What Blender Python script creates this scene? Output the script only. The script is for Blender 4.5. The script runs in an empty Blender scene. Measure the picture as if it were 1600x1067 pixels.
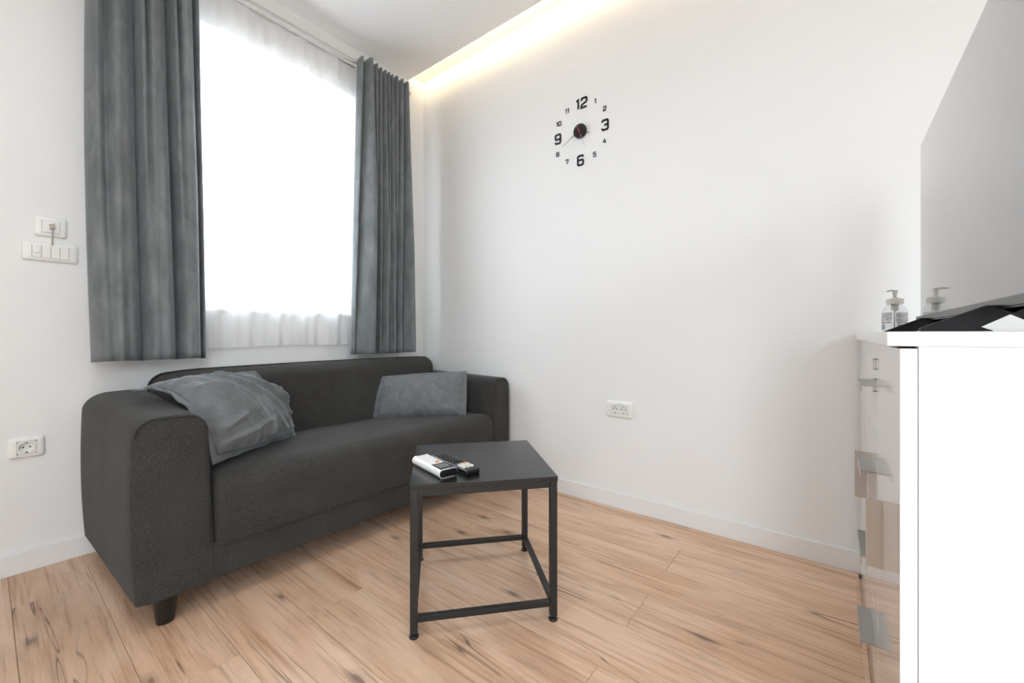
import bpy, bmesh, math, random
from mathutils import Vector, Matrix, noise

scene = bpy.context.scene
COL = scene.collection
random.seed(7)
R = math.radians

# ------------------------------------------------------------------ camera
YAW = 0.6607
CAM = Vector((-1.931, -2.300, 0.85))
cam_d = bpy.data.cameras.new('camera')
cam = bpy.data.objects.new('camera', cam_d)
COL.objects.link(cam)
cam.location = CAM
cam.rotation_euler = (R(90), 0, YAW - R(90))
cam_d.sensor_width = 36
cam_d.lens = 645.36 / 1600 * 36
cam_d.shift_y = -(533.5 - 524.0) / 1600
cam_d.clip_start = 0.02
scene.camera = cam

# ------------------------------------------------------------------ world, daylight, exposure
SKY = 12.0
world = bpy.data.worlds.new('sky')
scene.world = world
world.use_nodes = True
bg = world.node_tree.nodes['Background']
bg.inputs['Color'].default_value = (0.83, 0.92, 1.0, 1)
bg.inputs['Strength'].default_value = SKY


def portal(name, loc, rot, sx, sy):
    d = bpy.data.lights.new(name, 'AREA')
    d.shape = 'RECTANGLE'
    d.size, d.size_y = sx, sy
    d.cycles.is_portal = True
    o = bpy.data.objects.new(name, d)
    o.location, o.rotation_euler = loc, rot
    COL.objects.link(o)


portal('daylight_window', (-0.95, 0.20, 1.66), (R(-90), 0, 0), 1.0, 1.27)
portal('daylight_balcony', (-3.70, -3.09, 1.10), (R(90), 0, R(-90)), .86, 2.10)
CEIL_LAMP = 24.0
BX0, BX1, BZ0, BZ1 = -3.40, -2.20, 1.40, 2.35      # unseen window behind the camera, added to brighten the window wall
portal('added_fill_window_portal', ((BX0 + BX1) / 2, -4.46, (BZ0 + BZ1) / 2), (R(90), 0, 0), BX1 - BX0, BZ1 - BZ0)  # portal of the added fill window
COVE = 17.0
scene.view_settings.view_transform = 'Standard'
scene.view_settings.look = 'None'
scene.view_settings.gamma = 1.0
scene.view_settings.use_curve_mapping = False
scene.view_settings.exposure = 0.0
scene.cycles.use_denoising = True
scene.cycles.max_bounces = 10
scene.cycles.diffuse_bounces = 6
scene.cycles.transparent_max_bounces = 16
scene.cycles.sample_clamp_indirect = 8


# ------------------------------------------------------------------ helpers
def link(o, parent=None):
    COL.objects.link(o)
    if parent is not None:
        o.parent = parent
    return o


def obj(name, bm, m, parent=None, smooth=False, angle=None):
    me = bpy.data.meshes.new(name)
    bmesh.ops.recalc_face_normals(bm, faces=bm.faces)
    bm.to_mesh(me)
    bm.free()
    if m:
        me.materials.append(m)
    if smooth:
        for p in me.polygons:
            p.use_smooth = True
        if angle:
            me.set_sharp_from_angle(angle=R(angle))
    o = bpy.data.objects.new(name, me)
    return link(o, parent)


def tag(o, label, cat, group=None):
    o['label'] = label
    o['category'] = cat
    if group:
        o['group'] = group
    return o


def struct(o):
    o['kind'] = 'structure'
    return o


def empty(name, loc=(0, 0, 0), rz=0.0):
    o = bpy.data.objects.new(name, None)
    o.empty_display_size = 0.1
    o.location = loc
    o.rotation_euler = (0, 0, rz)
    return link(o)


def box(bm, x0, x1, y0, y1, z0, z1, bev=0.0, seg=2, mtx=None):
    t = bmesh.new()
    bmesh.ops.create_cube(t, size=1)
    for w in t.verts:
        w.co = Vector((x0 + (w.co.x + .5) * (x1 - x0), y0 + (w.co.y + .5) * (y1 - y0), z0 + (w.co.z + .5) * (z1 - z0)))
    if bev:
        bmesh.ops.bevel(t, geom=list(t.edges), offset=bev, segments=seg, profile=.5, affect='EDGES')
    if mtx is not None:
        bmesh.ops.transform(t, matrix=mtx, verts=t.verts)
    join(bm, t)
    return bm


def join(bm, t):
    me = bpy.data.meshes.new('tmp')
    t.to_mesh(me)
    t.free()
    bm.from_mesh(me)
    bpy.data.meshes.remove(me)


def nbox(*a, **k):
    return box(bmesh.new(), *a, **k)


def cyl(bm, c, axis, r0, r1, h, seg=24, bev=0.0):
    t = bmesh.new()
    bmesh.ops.create_cone(t, cap_ends=True, segments=seg, radius1=r0, radius2=r1, depth=h)
    if bev:
        es = [e for e in t.edges if len(e.link_faces) == 2 and any(len(f.verts) > 4 for f in e.link_faces)]
        bmesh.ops.bevel(t, geom=es, offset=bev, segments=2, profile=.5, affect='EDGES')
    q = Vector((0, 0, 1)).rotation_difference(Vector(axis).normalized())
    bmesh.ops.transform(t, matrix=Matrix.Translation(Vector(c)) @ q.to_matrix().to_4x4(), verts=t.verts)
    join(bm, t)
    return bm


def lathe(bm, prof, seg=32, sx=1.0, sy=1.0, loc=(0, 0, 0)):
    rings = []
    for r, z in prof:
        rings.append([bm.verts.new((loc[0] + r * sx * math.cos(2 * math.pi * i / seg), loc[1] + r * sy * math.sin(2 * math.pi * i / seg), loc[2] + z)) for i in range(seg)])
    for a, b in zip(rings, rings[1:]):
        for i in range(seg):
            bm.faces.new((a[i], a[(i + 1) % seg], b[(i + 1) % seg], b[i]))
    bm.faces.new(list(reversed(rings[0])))
    bm.faces.new(rings[-1])
    return bm


def tube(bm, pts, r, seg=8, closed=False):
    pts = [Vector(p) for p in pts]
    n = len(pts)
    rings = []
    up = Vector((0, 0, 1))
    for i, p in enumerate(pts):
        a = pts[(i - 1) % n] if (closed or i > 0) else p
        b = pts[(i + 1) % n] if (closed or i < n - 1) else p
        t = (b - a).normalized()
        s = t.cross(up)
        if s.length < 1e-3:
            s = t.cross(Vector((1, 0, 0)))
        s.normalize()
        w = s.cross(t).normalized()
        rings.append([bm.verts.new(p + (s * math.cos(2 * math.pi * k / seg) + w * math.sin(2 * math.pi * k / seg)) * r) for k in range(seg)])
    m = n if closed else n - 1
    for i in range(m):
        a, b = rings[i], rings[(i + 1) % n]
        for k in range(seg):
            bm.faces.new((a[k], a[(k + 1) % seg], b[(k + 1) % seg], b[k]))
    if not closed:
        bm.faces.new(list(reversed(rings[0])))
        bm.faces.new(rings[-1])
    return bm


def axis_list(h, r, k, m):
    out = []
    for i in range(k):
        out.append(-h + r * (1 - math.tan(math.pi / 4 * (1 - i / k))))
    for i in range(m + 1):
        out.append(-h + r + (2 * h - 2 * r) * i / m)
    for i in range(1, k + 1):
        out.append(h - r + r * math.tan(math.pi / 4 * i / k))
    return out


def rbox(lo, hi, r, k=5, m=(8, 8, 8), deform=None):
    """rounded box between lo and hi; r = corner radius per axis; deform(p, q) with q in -1..1"""
    lo, hi = Vector(lo), Vector(hi)
    c, h = (lo + hi) / 2, (hi - lo) / 2
    r = Vector(r) if hasattr(r, '__len__') else Vector((r, r, r))
    ax = [axis_list(h[i], r[i], k, m[i]) for i in range(3)]
    bm = bmesh.new()

    def mp(p):
        q = Vector((max(-(h[i] - r[i]), min(h[i] - r[i], p[i])) for i in range(3)))
        e = Vector(((p[i] - q[i]) / r[i] for i in range(3)))
        e.normalize()
        s = q + Vector((e[i] * r[i] for i in range(3)))
        w = c + s
        if deform:
            w = deform(w, Vector((s[i] / h[i] for i in range(3))))
        return w
    for a in range(3):
        b, d = (a + 1) % 3, (a + 2) % 3
        for sg in (-1, 1):
            g = []
            for p in ax[b]:
                row = []
                for q in ax[d]:
                    pt = [0, 0, 0]
                    pt[a], pt[b], pt[d] = sg * h[a], p, q
                    row.append(bm.verts.new(mp(pt)))
                g.append(row)
            for i in range(len(g) - 1):
                for j in range(len(g[0]) - 1):
                    f = (g[i][j], g[i + 1][j], g[i + 1][j + 1], g[i][j + 1])
                    bm.faces.new(f if sg > 0 else f[::-1])
    bmesh.ops.remove_doubles(bm, verts=bm.verts, dist=1e-5)
    return bm


def slab_outline(bm, pts, t, to):
    """extruded polygon; pts 2D, to(x, y, depth) -> Vector"""
    a = [bm.verts.new(to(x, y, 0)) for x, y in pts]
    b = [bm.verts.new(to(x, y, t)) for x, y in pts]
    bm.faces.new(a)
    bm.faces.new(b[::-1])
    n = len(pts)
    for i in range(n):
        bm.faces.new((a[i], b[i], b[(i + 1) % n], a[(i + 1) % n]))
    return bm


def rrect(w, h, r, n=5, cx=0, cy=0):
    out = []
    for (sx, sy, a0) in ((1, 1, 0), (-1, 1, 90), (-1, -1, 180), (1, -1, 270)):
        for i in range(n + 1):
            a = R(a0 + 90 * i / n)
            out.append((cx + sx * (w / 2 - r) + r * math.cos(a), cy + sy * (h / 2 - r) + r * math.sin(a)))
    return out


# ------------------------------------------------------------------ materials
def new_mat(name):
    m = bpy.data.materials.new(name)
    m.use_nodes = True
    nt = m.node_tree
    return m, nt, nt.nodes['Principled BSDF'], nt.links


def pmat(name, col, rough=.5, metal=0.0, coat=0.0, spec=.5, sheen=0.0, bump=None, var=None):
    m, nt, b, lk = new_mat(name)
    b.inputs['Base Color'].default_value = (*col, 1)
    b.inputs['Roughness'].default_value = rough
    b.inputs['Metallic'].default_value = metal
    b.inputs['Coat Weight'].default_value = coat
    b.inputs['Coat Roughness'].default_value = .06
    b.inputs['Specular IOR Level'].default_value = spec
    b.inputs['Sheen Weight'].default_value = sheen
    tc = nt.nodes.new('ShaderNodeTexCoord')
    if var:                                   # (scale, amount)
        n = nt.nodes.new('ShaderNodeTexNoise')
        n.inputs['Scale'].default_value = var[0]
        n.inputs['Detail'].default_value = 5
        lk.new(tc.outputs['Object'], n.inputs['Vector'])
        rp = nt.nodes.new('ShaderNodeValToRGB')
        rp.color_ramp.elements[0].position = .3
        rp.color_ramp.elements[1].position = .7
        rp.color_ramp.elements[0].color = (*[c * (1 - var[1]) for c in col], 1)
        rp.color_ramp.elements[1].color = (*[min(1, c * (1 + var[1])) for c in col], 1)
        lk.new(n.outputs['Fac'], rp.inputs['Fac'])
        lk.new(rp.outputs['Color'], b.inputs['Base Color'])
    if bump:                                  # (scale, strength, distance)
        n = nt.nodes.new('ShaderNodeTexNoise')
        n.inputs['Scale'].default_value = bump[0]
        n.inputs['Detail'].default_value = 4
        lk.new(tc.outputs['Object'], n.inputs['Vector'])
        bp = nt.nodes.new('ShaderNodeBump')
        bp.inputs['Strength'].default_value = bump[1]
        bp.inputs['Distance'].default_value = bump[2]
        lk.new(n.outputs['Fac'], bp.inputs['Height'])
        lk.new(bp.outputs['Normal'], b.inputs['Normal'])
    return m


def glassy(name, tint=(1, 1, 1), gloss=.08):
    m, nt, b, lk = new_mat(name)
    nt.nodes.remove(b)
    tr = nt.nodes.new('ShaderNodeBsdfTransparent')
    tr.inputs['Color'].default_value = (*tint, 1)
    gl = nt.nodes.new('ShaderNodeBsdfGlossy')
    gl.inputs['Roughness'].default_value = .03
    lw = nt.nodes.new('ShaderNodeLayerWeight')
    lw.inputs['Blend'].default_value = .5
    fr = nt.nodes.new('ShaderNodeMath')
    fr.operation = 'POWER'
    fr.inputs[1].default_value = 4.0
    lk.new(lw.outputs['Facing'], fr.inputs[0])
    fs = nt.nodes.new('ShaderNodeMath')
    fs.operation = 'MULTIPLY_ADD'
    fs.inputs[1].default_value = .35
    fs.inputs[2].default_value = .03
    lk.new(fr.outputs[0], fs.inputs[0])
    mx = nt.nodes.new('ShaderNodeMixShader')
    lk.new(fs.outputs[0], mx.inputs['Fac'])
    lk.new(tr.outputs['BSDF'], mx.inputs[1])
    lk.new(gl.outputs['BSDF'], mx.inputs[2])
    lk.new(mx.outputs['Shader'], nt.nodes['Material Output'].inputs['Surface'])
    return m


def emis(name, col, s):
    m, nt, b, lk = new_mat(name)
    b.inputs['Base Color'].default_value = (.9, .9, .9, 1)
    b.inputs['Emission Color'].default_value = (*col, 1)
    b.inputs['Emission Strength'].default_value = s
    return m


def fabric(name, c0, c1, scale=900, rough=.95, sheen=.25):
    """woven heather cloth: fine light and dark threads"""
    m, nt, b, lk = new_mat(name)
    tc = nt.nodes.new('ShaderNodeTexCoord')
    mp = nt.nodes.new('ShaderNodeMapping')
    mp.inputs['Scale'].default_value = (.45, .45, 1.6)
    lk.new(tc.outputs['Object'], mp.inputs['Vector'])
    n = nt.nodes.new('ShaderNodeTexNoise')
    n.inputs['Scale'].default_value = scale * .5
    n.inputs['Detail'].default_value = 3
    lk.new(mp.outputs['Vector'], n.inputs['Vector'])
    n2 = nt.nodes.new('ShaderNodeTexNoise')
    n2.inputs['Scale'].default_value = 7
    n2.inputs['Detail'].default_value = 3
    lk.new(tc.outputs['Object'], n2.inputs['Vector'])
    ad = nt.nodes.new('ShaderNodeMath')
    ad.operation = 'MULTIPLY_ADD'
    ad.inputs[1].default_value = .25
    lk.new(n2.outputs['Fac'], ad.inputs[0])
    lk.new(n.outputs['Fac'], ad.inputs[2])
    rp = nt.nodes.new('ShaderNodeValToRGB')
    rp.color_ramp.elements[0].position = .38
    rp.color_ramp.elements[1].position = .86
    rp.color_ramp.elements[0].color = (*c0, 1)
    rp.color_ramp.elements[1].color = (*c1, 1)
    lk.new(ad.outputs[0], rp.inputs['Fac'])
    lk.new(rp.outputs['Color'], b.inputs['Base Color'])
    b.inputs['Roughness'].default_value = rough
    b.inputs['Specular IOR Level'].default_value = .2
    b.inputs['Sheen Weight'].default_value = sheen
    bp = nt.nodes.new('ShaderNodeBump')
    bp.inputs['Strength'].default_value = .35
    bp.inputs['Distance'].default_value = .002
    lk.new(n.outputs['Fac'], bp.inputs['Height'])
    lk.new(bp.outputs['Normal'], b.inputs['Normal'])
    return m


def velvet(name, c0, c1, sheen=.5, scale=(9, 9, 4)):
    m, nt, b, lk = new_mat(name)
    tc = nt.nodes.new('ShaderNodeTexCoord')
    mp = nt.nodes.new('ShaderNodeMapping')
    mp.inputs['Scale'].default_value = scale
    lk.new(tc.outputs['Object'], mp.inputs['Vector'])
    n = nt.nodes.new('ShaderNodeTexNoise')
    n.inputs['Scale'].default_value = 1.6
    n.inputs['Detail'].default_value = 6
    n.inputs['Roughness'].default_value = .62
    n.inputs['Distortion'].default_value = .6
    lk.new(mp.outputs['Vector'], n.inputs['Vector'])
    rp = nt.nodes.new('ShaderNodeValToRGB')
    rp.color_ramp.elements[0].position = .3
    rp.color_ramp.elements[1].position = .72
    rp.color_ramp.elements[0].color = (*c0, 1)
    rp.color_ramp.elements[1].color = (*c1, 1)
    lk.new(n.outputs['Fac'], rp.inputs['Fac'])
    lk.new(rp.outputs['Color'], b.inputs['Base Color'])
    b.inputs['Roughness'].default_value = .8
    b.inputs['Specular IOR Level'].default_value = .25
    b.inputs['Sheen Weight'].default_value = sheen
    b.inputs['Sheen Roughness'].default_value = .35
    b.inputs['Sheen Tint'].default_value = (.8, .88, .95, 1)
    return m


def oak():
    m, nt, b, lk = new_mat('oak_planks')
    N = nt.nodes.new
    tc = N('ShaderNodeTexCoord')
    oi = N('ShaderNodeObjectInfo')
    sh = N('ShaderNodeVectorMath')
    sh.operation = 'MULTIPLY_ADD'
    cx = N('ShaderNodeCombineXYZ')
    for i, k in enumerate((7.3, 31.7, 3.1)):
        mm = N('ShaderNodeMath')
        mm.operation = 'MULTIPLY'
        mm.inputs[1].default_value = k
        lk.new(oi.outputs['Random'], mm.inputs[0])
        lk.new(mm.outputs[0], cx.inputs[i])
    sh.inputs[1].default_value = (1, 1, 1)
    lk.new(tc.outputs['Object'], sh.inputs[0])
    lk.new(cx.outputs[0], sh.inputs[2])

    def tex(scale, s=1.0, det=5, rough=.55, dist=0.0):
        mp = N('ShaderNodeMapping')
        mp.inputs['Scale'].default_value = scale
        lk.new(sh.outputs[0], mp.inputs['Vector'])
        n = N('ShaderNodeTexNoise')
        n.inputs['Scale'].default_value = s
        n.inputs['Detail'].default_value = det
        n.inputs['Roughness'].default_value = rough
        n.inputs['Distortion'].default_value = dist
        lk.new(mp.outputs['Vector'], n.inputs['Vector'])
        return n.outputs['Fac']

    def ramp(src, stops):
        rp = N('ShaderNodeValToRGB')
        el = rp.color_ramp.elements
        while len(el) < len(stops):
            el.new(.5)
        for e, (p, c) in zip(el, stops):
            e.position = p
            e.color = (*c, 1) if hasattr(c, '__len__') else (c, c, c, 1)
        lk.new(src, rp.inputs['Fac'])
        return rp.outputs['Color']

    def mix(kind, f, a, bb):
        mx = N('ShaderNodeMix')
        mx.data_type = 'RGBA'
        mx.blend_type = kind
        if hasattr(f, 'node'):
            lk.new(f, mx.inputs[0])
        else:
            mx.inputs[0].default_value = f
        lk.new(a, mx.inputs[6])
        if hasattr(bb, 'node'):
            lk.new(bb, mx.inputs[7])
        else:
            mx.inputs[7].default_value = (*bb, 1)
        return mx.outputs[2]

    def math_(op, a, v):
        mm = N('ShaderNodeMath')
        mm.operation = op
        lk.new(a, mm.inputs[0])
        if hasattr(v, 'node'):
            lk.new(v, mm.inputs[1])
        else:
            mm.inputs[1].default_value = v
        return mm.outputs[0]
    broad = tex((9, 1.5, 1), 1.0, 5, .55, 1.4)
    col = ramp(broad, [(.26, (.54, .345, .225)), (.42, (.65, .435, .295)), (.56, (.74, .52, .37)), (.76, (.78, .59, .45))])
    # per-plank tone
    tone = ramp(oi.outputs['Random'], [(0, (.93, .90, .86)), (.5, (1, 1, 1)), (1, (1.0, .97, .95))])
    col = mix('MULTIPLY', 1.0, col, tone)
    # cathedral grain lines
    fine = tex((110, 3.2, 1), 1.0, 4, .6, .5)
    col = mix('MULTIPLY', .8, col, ramp(fine, [(.30, (.62, .53, .47)), (.50, (1, 1, 1))]))
    # limed, pale pores
    pores = tex((230, 11, 1), 1.0, 2, .5, 1.0)
    pm = math_('MULTIPLY', ramp(pores, [(.62, 0.0), (.70, 1.0)]), ramp(tex((12, 2.2, 1), 1.0, 3), [(.5, 0.0), (.68, .55)]))
    col = mix('MIX', pm, col, (.70, .54, .40))
    # grey-brown weathering patches
    gm = ramp(tex((7, 2.6, 1), 1.3, 4, .6, 1.0), [(.60, 0.0), (.76, .45)])
    col = mix('MIX', gm, col, (.33, .27, .22))
    # cracks along the grain
    ck = tex((10, .55, 1), 1.0, 3, .5, .8)
    ckd = math_('ABSOLUTE', math_('SUBTRACT', ck, .5), 0.0)
    cm = math_('MULTIPLY', ramp(ckd, [(.0, .9), (.0035, .6), (.010, 0.0)]), ramp(tex((4.2, 1.5, 1), 1.0, 2), [(.55, 0.0), (.62, .9)]))
    col = mix('MIX', cm, col, (.085, .052, .034))
    # knots
    vo = N('ShaderNodeTexVoronoi')
    vo.voronoi_dimensions = '2D'
    vm = N('ShaderNodeMapping')
    vm.inputs['Scale'].default_value = (3.4, 1.25, 1)
    lk.new(sh.outputs[0], vm.inputs['Vector'])
    lk.new(vm.outputs['Vector'], vo.inputs['Vector'])
    vo.inputs['Scale'].default_value = 1.0
    km = ramp(math_('ADD', vo.outputs['Distance'], math_('MULTIPLY', math_('SUBTRACT', fine, .5), .10)), [(.012, .75), (.035, .30), (.075, 0.0)])
    col = mix('MIX', km, col, (.11, .068, .045))
    lk.new(col, b.inputs['Base Color'])
    rr = ramp(fine, [(.3, .50), (.7, .36)])
    lk.new(rr, b.inputs['Roughness'])
    b.inputs['Specular IOR Level'].default_value = .45
    bp = N('ShaderNodeBump')
    bp.inputs['Strength'].default_value = .25
    bp.inputs['Distance'].default_value = .0012
    lk.new(fine, bp.inputs['Height'])
    lk.new(bp.outputs['Normal'], b.inputs['Normal'])
    return m


def sheer_mat():
    m, nt, b, lk = new_mat('sheer_voile')
    nt.nodes.remove(b)
    N = nt.nodes.new
    tr = N('ShaderNodeBsdfTransparent')
    di = N('ShaderNodeBsdfDiffuse')
    tl = N('ShaderNodeBsdfTranslucent')
    di.inputs['Color'].default_value = (.92, .92, .92, 1)
    tl.inputs['Color'].default_value = (.92, .92, .92, 1)
    m1 = N('ShaderNodeMixShader')
    m1.inputs['Fac'].default_value = .5
    lk.new(di.outputs[0], m1.inputs[1])
    lk.new(tl.outputs[0], m1.inputs[2])
    m2 = N('ShaderNodeMixShader')
    m2.inputs['Fac'].default_value = .68
    lk.new(tr.outputs[0], m2.inputs[1])
    lk.new(m1.outputs[0], m2.inputs[2])
    lk.new(m2.outputs[0], nt.nodes['Material Output'].inputs['Surface'])
    return m


M = dict(
    wall=pmat('white_wall_paint', (.84, .84, .83), .65, bump=(60, .05, .002), var=(1.2, .012)),
    ceil=pmat('white_ceiling_paint', (.88, .88, .88), .7),
    base=pmat('white_baseboard_lacquer', (.82, .82, .81), .35),
    oak=oak(),
    sub=pmat('dark_subfloor', (.12, .08, .05), .8),
    sofa=fabric('charcoal_sofa_cloth', (.018, .0172, .0160), (.070, .067, .062), sheen=.08),
    seam=pmat('charcoal_seam', (.018, .018, .017), .9),
    leg=pmat('black_plastic', (.010, .010, .010), .35),
    curtain=velvet('grey_velvet_curtain', (.125, .137, .142), (.225, .240, .246), sheen=.4),
    lining=pmat('pale_curtain_tape', (.55, .54, .52), .9),
    pillow=velvet('grey_velvet_cushion', (.120, .130, .133), (.178, .190, .194), .4, (14, 14, 14)),
    stitch=pmat('dark_grey_thread', (.085, .09, .092), .9),
    sheer=sheer_mat(),
    steel=pmat('brushed_steel', (.62, .61, .59), .28, metal=1.0),
    handle=pmat('satin_nickel', (.46, .46, .45), .30, metal=1.0),
    pvc=pmat('white_pvc', (.86, .86, .86), .3),
    glass=glassy('window_glass'),
    black=pmat('black_powder_coat', (.013, .0135, .0135), .42, bump=(700, .08, .001)),
    tabletop=pmat('black_laminate', (.014, .014, .014), .27, bump=(900, .03, .0005)),
    white_gloss=pmat('white_high_gloss', (.86, .86, .86), .10, coat=.6),
    plate=pmat('white_switch_plastic', (.84, .84, .81), .28),
    hole=pmat('dark_contact_hole', (.03, .03, .028), .5),
    groove=pmat('grey_groove', (.34, .34, .32), .6),
    brass=pmat('brass_contact', (.55, .40, .14), .35, metal=.8),
    cable=pmat('grey_cable', (.42, .40, .37), .5),
    clock=pmat('black_acrylic', (.008, .008, .008), .35),
    red=pmat('red_clock_hand', (.55, .02, .03), .4),
    tv=pmat('black_tv_plastic', (.008, .008, .009), .25),
    tvfoot=pmat('matte_black_stand', (.006, .006, .007), .55, spec=.25),
    screen=pmat('glossy_dark_screen', (.006, .0062, .007), .05, spec=.9, coat=1.0),
    remote_w=pmat('white_remote_plastic', (.83, .83, .82), .28),
    remote_b=pmat('black_remote_plastic', (.007, .007, .008), .3),
    key_g=pmat('grey_key_print', (.45, .45, .45), .5),
    lcd=pmat('grey_lcd', (.17, .18, .175), .25),
    orange=pmat('orange_key', (.75, .22, .05), .4),
    yellow=pmat('yellow_key', (.75, .5, .05), .4),
    blue=pmat('blue_key', (.08, .14, .5), .4),
    key_w=pmat('cream_key', (.80, .78, .70), .4),
    clear=glassy('clear_bottle_plastic', (.93, .94, .94)),
    pump=pmat('cream_pump_plastic', (.62, .61, .56), .4),
    label=pmat('white_label_paper', (.80, .80, .80), .6),
    ink=pmat('grey_label_ink', (.22, .22, .24), .7),
    led=emis('warm_led', (1.0, .78, .48), COVE),
    lamp=emis('neutral_lamp_diffuser', (.885, .95, 1.0), CEIL_LAMP),
)

# ------------------------------------------------------------------ the setting
X0, Y0 = -3.70, -4.40          # opposite wall, wall behind
ZC, ZU = 2.596, 2.642          # dropped ceiling, recess
WX0, WX1, WZ0, WZ1 = -1.46, -0.44, .985, 2.30
bm = bmesh.new()
box(bm, X0 - .25, WX0, 0, .25, -.03, ZU + .02)
box(bm, WX1, .25, 0, .25, -.03, ZU + .02)
box(bm, WX0, WX1, 0, .25, -.03, WZ0)
box(bm, WX0, WX1, 0, .25, WZ1, ZU + .02)
struct(obj('wall_left', bm, M['wall']))
struct(obj('wall_right', nbox(0, .2, Y0 - .2, 0, -.03, ZU + .02), M['wall']))
bm = bmesh.new()
box(bm, X0 - .25, BX0, Y0 - .2, Y0, -.03, ZU + .02)
box(bm, BX1, .2, Y0 - .2, Y0, -.03, ZU + .02)
box(bm, BX0, BX1, Y0 - .2, Y0, -.03, BZ0)
box(bm, BX0, BX1, Y0 - .2, Y0, BZ1, ZU + .02)
struct(obj('wall_behind', bm, M['wall']))
DY0, DY1, DZ1 = -3.52, -2.66, 2.16
bm = bmesh.new()
box(bm, X0 - .25, X0, Y0, DY0, -.03, ZU + .02)
box(bm, X0 - .25, X0, DY1, 0, -.03, ZU + .02)
box(bm, X0 - .25, X0, DY0, DY1, DZ1, ZU + .02)
box(bm, X0 - .25, X0, DY0, DY1, -.03, .05)
struct(obj('wall_opposite', bm, M['wall']))
ce = struct(obj('ceiling', nbox(X0, -.133, Y0, 0, ZC, ZC + .010), M['ceil']))
obj('upper_ceiling', nbox(X0, 0, Y0, 0, ZU, ZU + .02), M['ceil'], ce)

# floor with planks
fl = struct(obj('floor', nbox(X0, 0, Y0, 0, -.03, -.0125), M['sub']))
PW, PL = .183, 1.54
meshes = {}


def plank(x1, w, y0, y1):
    key = (round(w, 4), round(y1 - y0, 4))
    if key not in meshes:
        t = bmesh.new()
        g = .0004
        box(t, g, w - g, g, (y1 - y0) - g, -.012, 0)
        top = [e for e in t.edges if all(v.co.z > -.001 for v in e.verts)]
        bmesh.ops.bevel(t, geom=top, offset=.0009, segments=1, affect='EDGES')
        me = bpy.data.meshes.new('plank')
        bmesh.ops.recalc_face_normals(t, faces=t.faces)
        t.to_mesh(me)
        t.free()
        me.materials.append(M['oak'])
        meshes[key] = me
    o = bpy.data.objects.new('plank', meshes[key])
    o.location = (x1 - w, y0, 0)
    link(o, fl)


xs = -.042
i = 0
while xs > X0 + .001:
    w = min(PW, xs - X0)
    # joints measured on the floor; alternate boards are offset by half a board
    j = -1.822 if i % 2 == 1 else -1.050
    ys = [0.0]
    jj = j
    while jj + PL < 0:
        jj += PL
    while jj > Y0:
        if jj < -1e-3:
            ys.append(jj)
        jj -= PL
    ys.append(Y0)
    for a, b in zip(ys, ys[1:]):
        plank(xs, w, b, a)
    xs -= PW
    i += 1

struct(obj('baseboard_left', nbox(X0, 0, -.012, 0, 0, .077, .002, 1), M['base']))
struct(obj('baseboard_right', nbox(-.012, 0, Y0, -.0125, 0, .077, .002, 1), M['base']))
# narrow wooden finishing strips
struct(obj('trim_1', nbox(-.0405, -.0122, -2.372, -.0125, -.012, .0018, .0012, 1), M['oak']))
struct(obj('trim_2', nbox(-1.108, -.0415, -2.3740, -2.3620, -.012, .0018, .0010, 1), M['oak']))

# ground outside, one storey below
struct(obj('floor_outside', nbox(-60, 60, -60, 60, -3.4, -3.2), pmat('grey_paving', (.30, .29, .28), .9, var=(.5, .15))))

# window
win = struct(empty('window_1', ((WX0 + WX1) / 2, .12, WZ0)))


def wpart(name, x0, x1, y0, y1, z0, z1, m, bev=.003):
    o = obj(name, nbox(x0, x1, y0, y1, z0, z1, bev, 1), M[m])
    o.parent = win
    o.matrix_parent_inverse = Matrix.Translation(-win.location)
    return o


wpart('window_frame', WX0, WX0 + .06, .10, .16, WZ0, WZ1, 'pvc')
wpart('window_frame', WX1 - .06, WX1, .10, .16, WZ0, WZ1, 'pvc')
wpart('window_frame', WX0 + .06, WX1 - .06, .10, .16, WZ0, WZ0 + .045, 'pvc')
wpart('window_frame', WX0 + .06, WX1 - .06, .10, .16, WZ1 - .06, WZ1, 'pvc')
wpart('pane', WX0 + .06, WX1 - .06, .125, .131, WZ0 + .045, WZ1 - .06, 'glass', 0)
wpart('window_sill', WX0 - .02, WX1 + .02, -.018, .10, WZ0 - .018, WZ0 + .002, 'pvc')

wb = struct(empty('added_fill_window', ((BX0 + BX1) / 2, Y0 - .1, BZ0)))  # added out of view, placed and sized for its fill light
for nm, x0, x1, z0, z1, m_ in (('window_frame', BX0, BX0 + .05, BZ0, BZ1, 'pvc'), ('window_frame', BX1 - .05, BX1, BZ0, BZ1, 'pvc'),
                               ('window_frame', BX0 + .05, BX1 - .05, BZ0, BZ0 + .05, 'pvc'), ('window_frame', BX0 + .05, BX1 - .05, BZ1 - .05, BZ1, 'pvc'),
                               ('pane', BX0 + .05, BX1 - .05, BZ0 + .05, BZ1 - .05, 'glass')):
    dd = .003 if nm == 'pane' else .03
    o = obj(nm, nbox(x0, x1, Y0 - .13 - dd, Y0 - .13 + dd, z0, z1), M[m_])
    o.parent = wb
    o.matrix_parent_inverse = Matrix.Translation(-wb.location)

# glazed balcony door in the opposite wall (behind the camera)
door = struct(empty('door_1', (X0 - .1, (DY0 + DY1) / 2, .05)))


def dpart(name, y0, y1, z0, z1, m, x0=-.14, x1=-.08):
    o = obj(name, nbox(X0 + x0, X0 + x1, y0, y1, z0, z1), M[m])
    o.parent = door
    o.matrix_parent_inverse = Matrix.Translation(-door.location)


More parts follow.
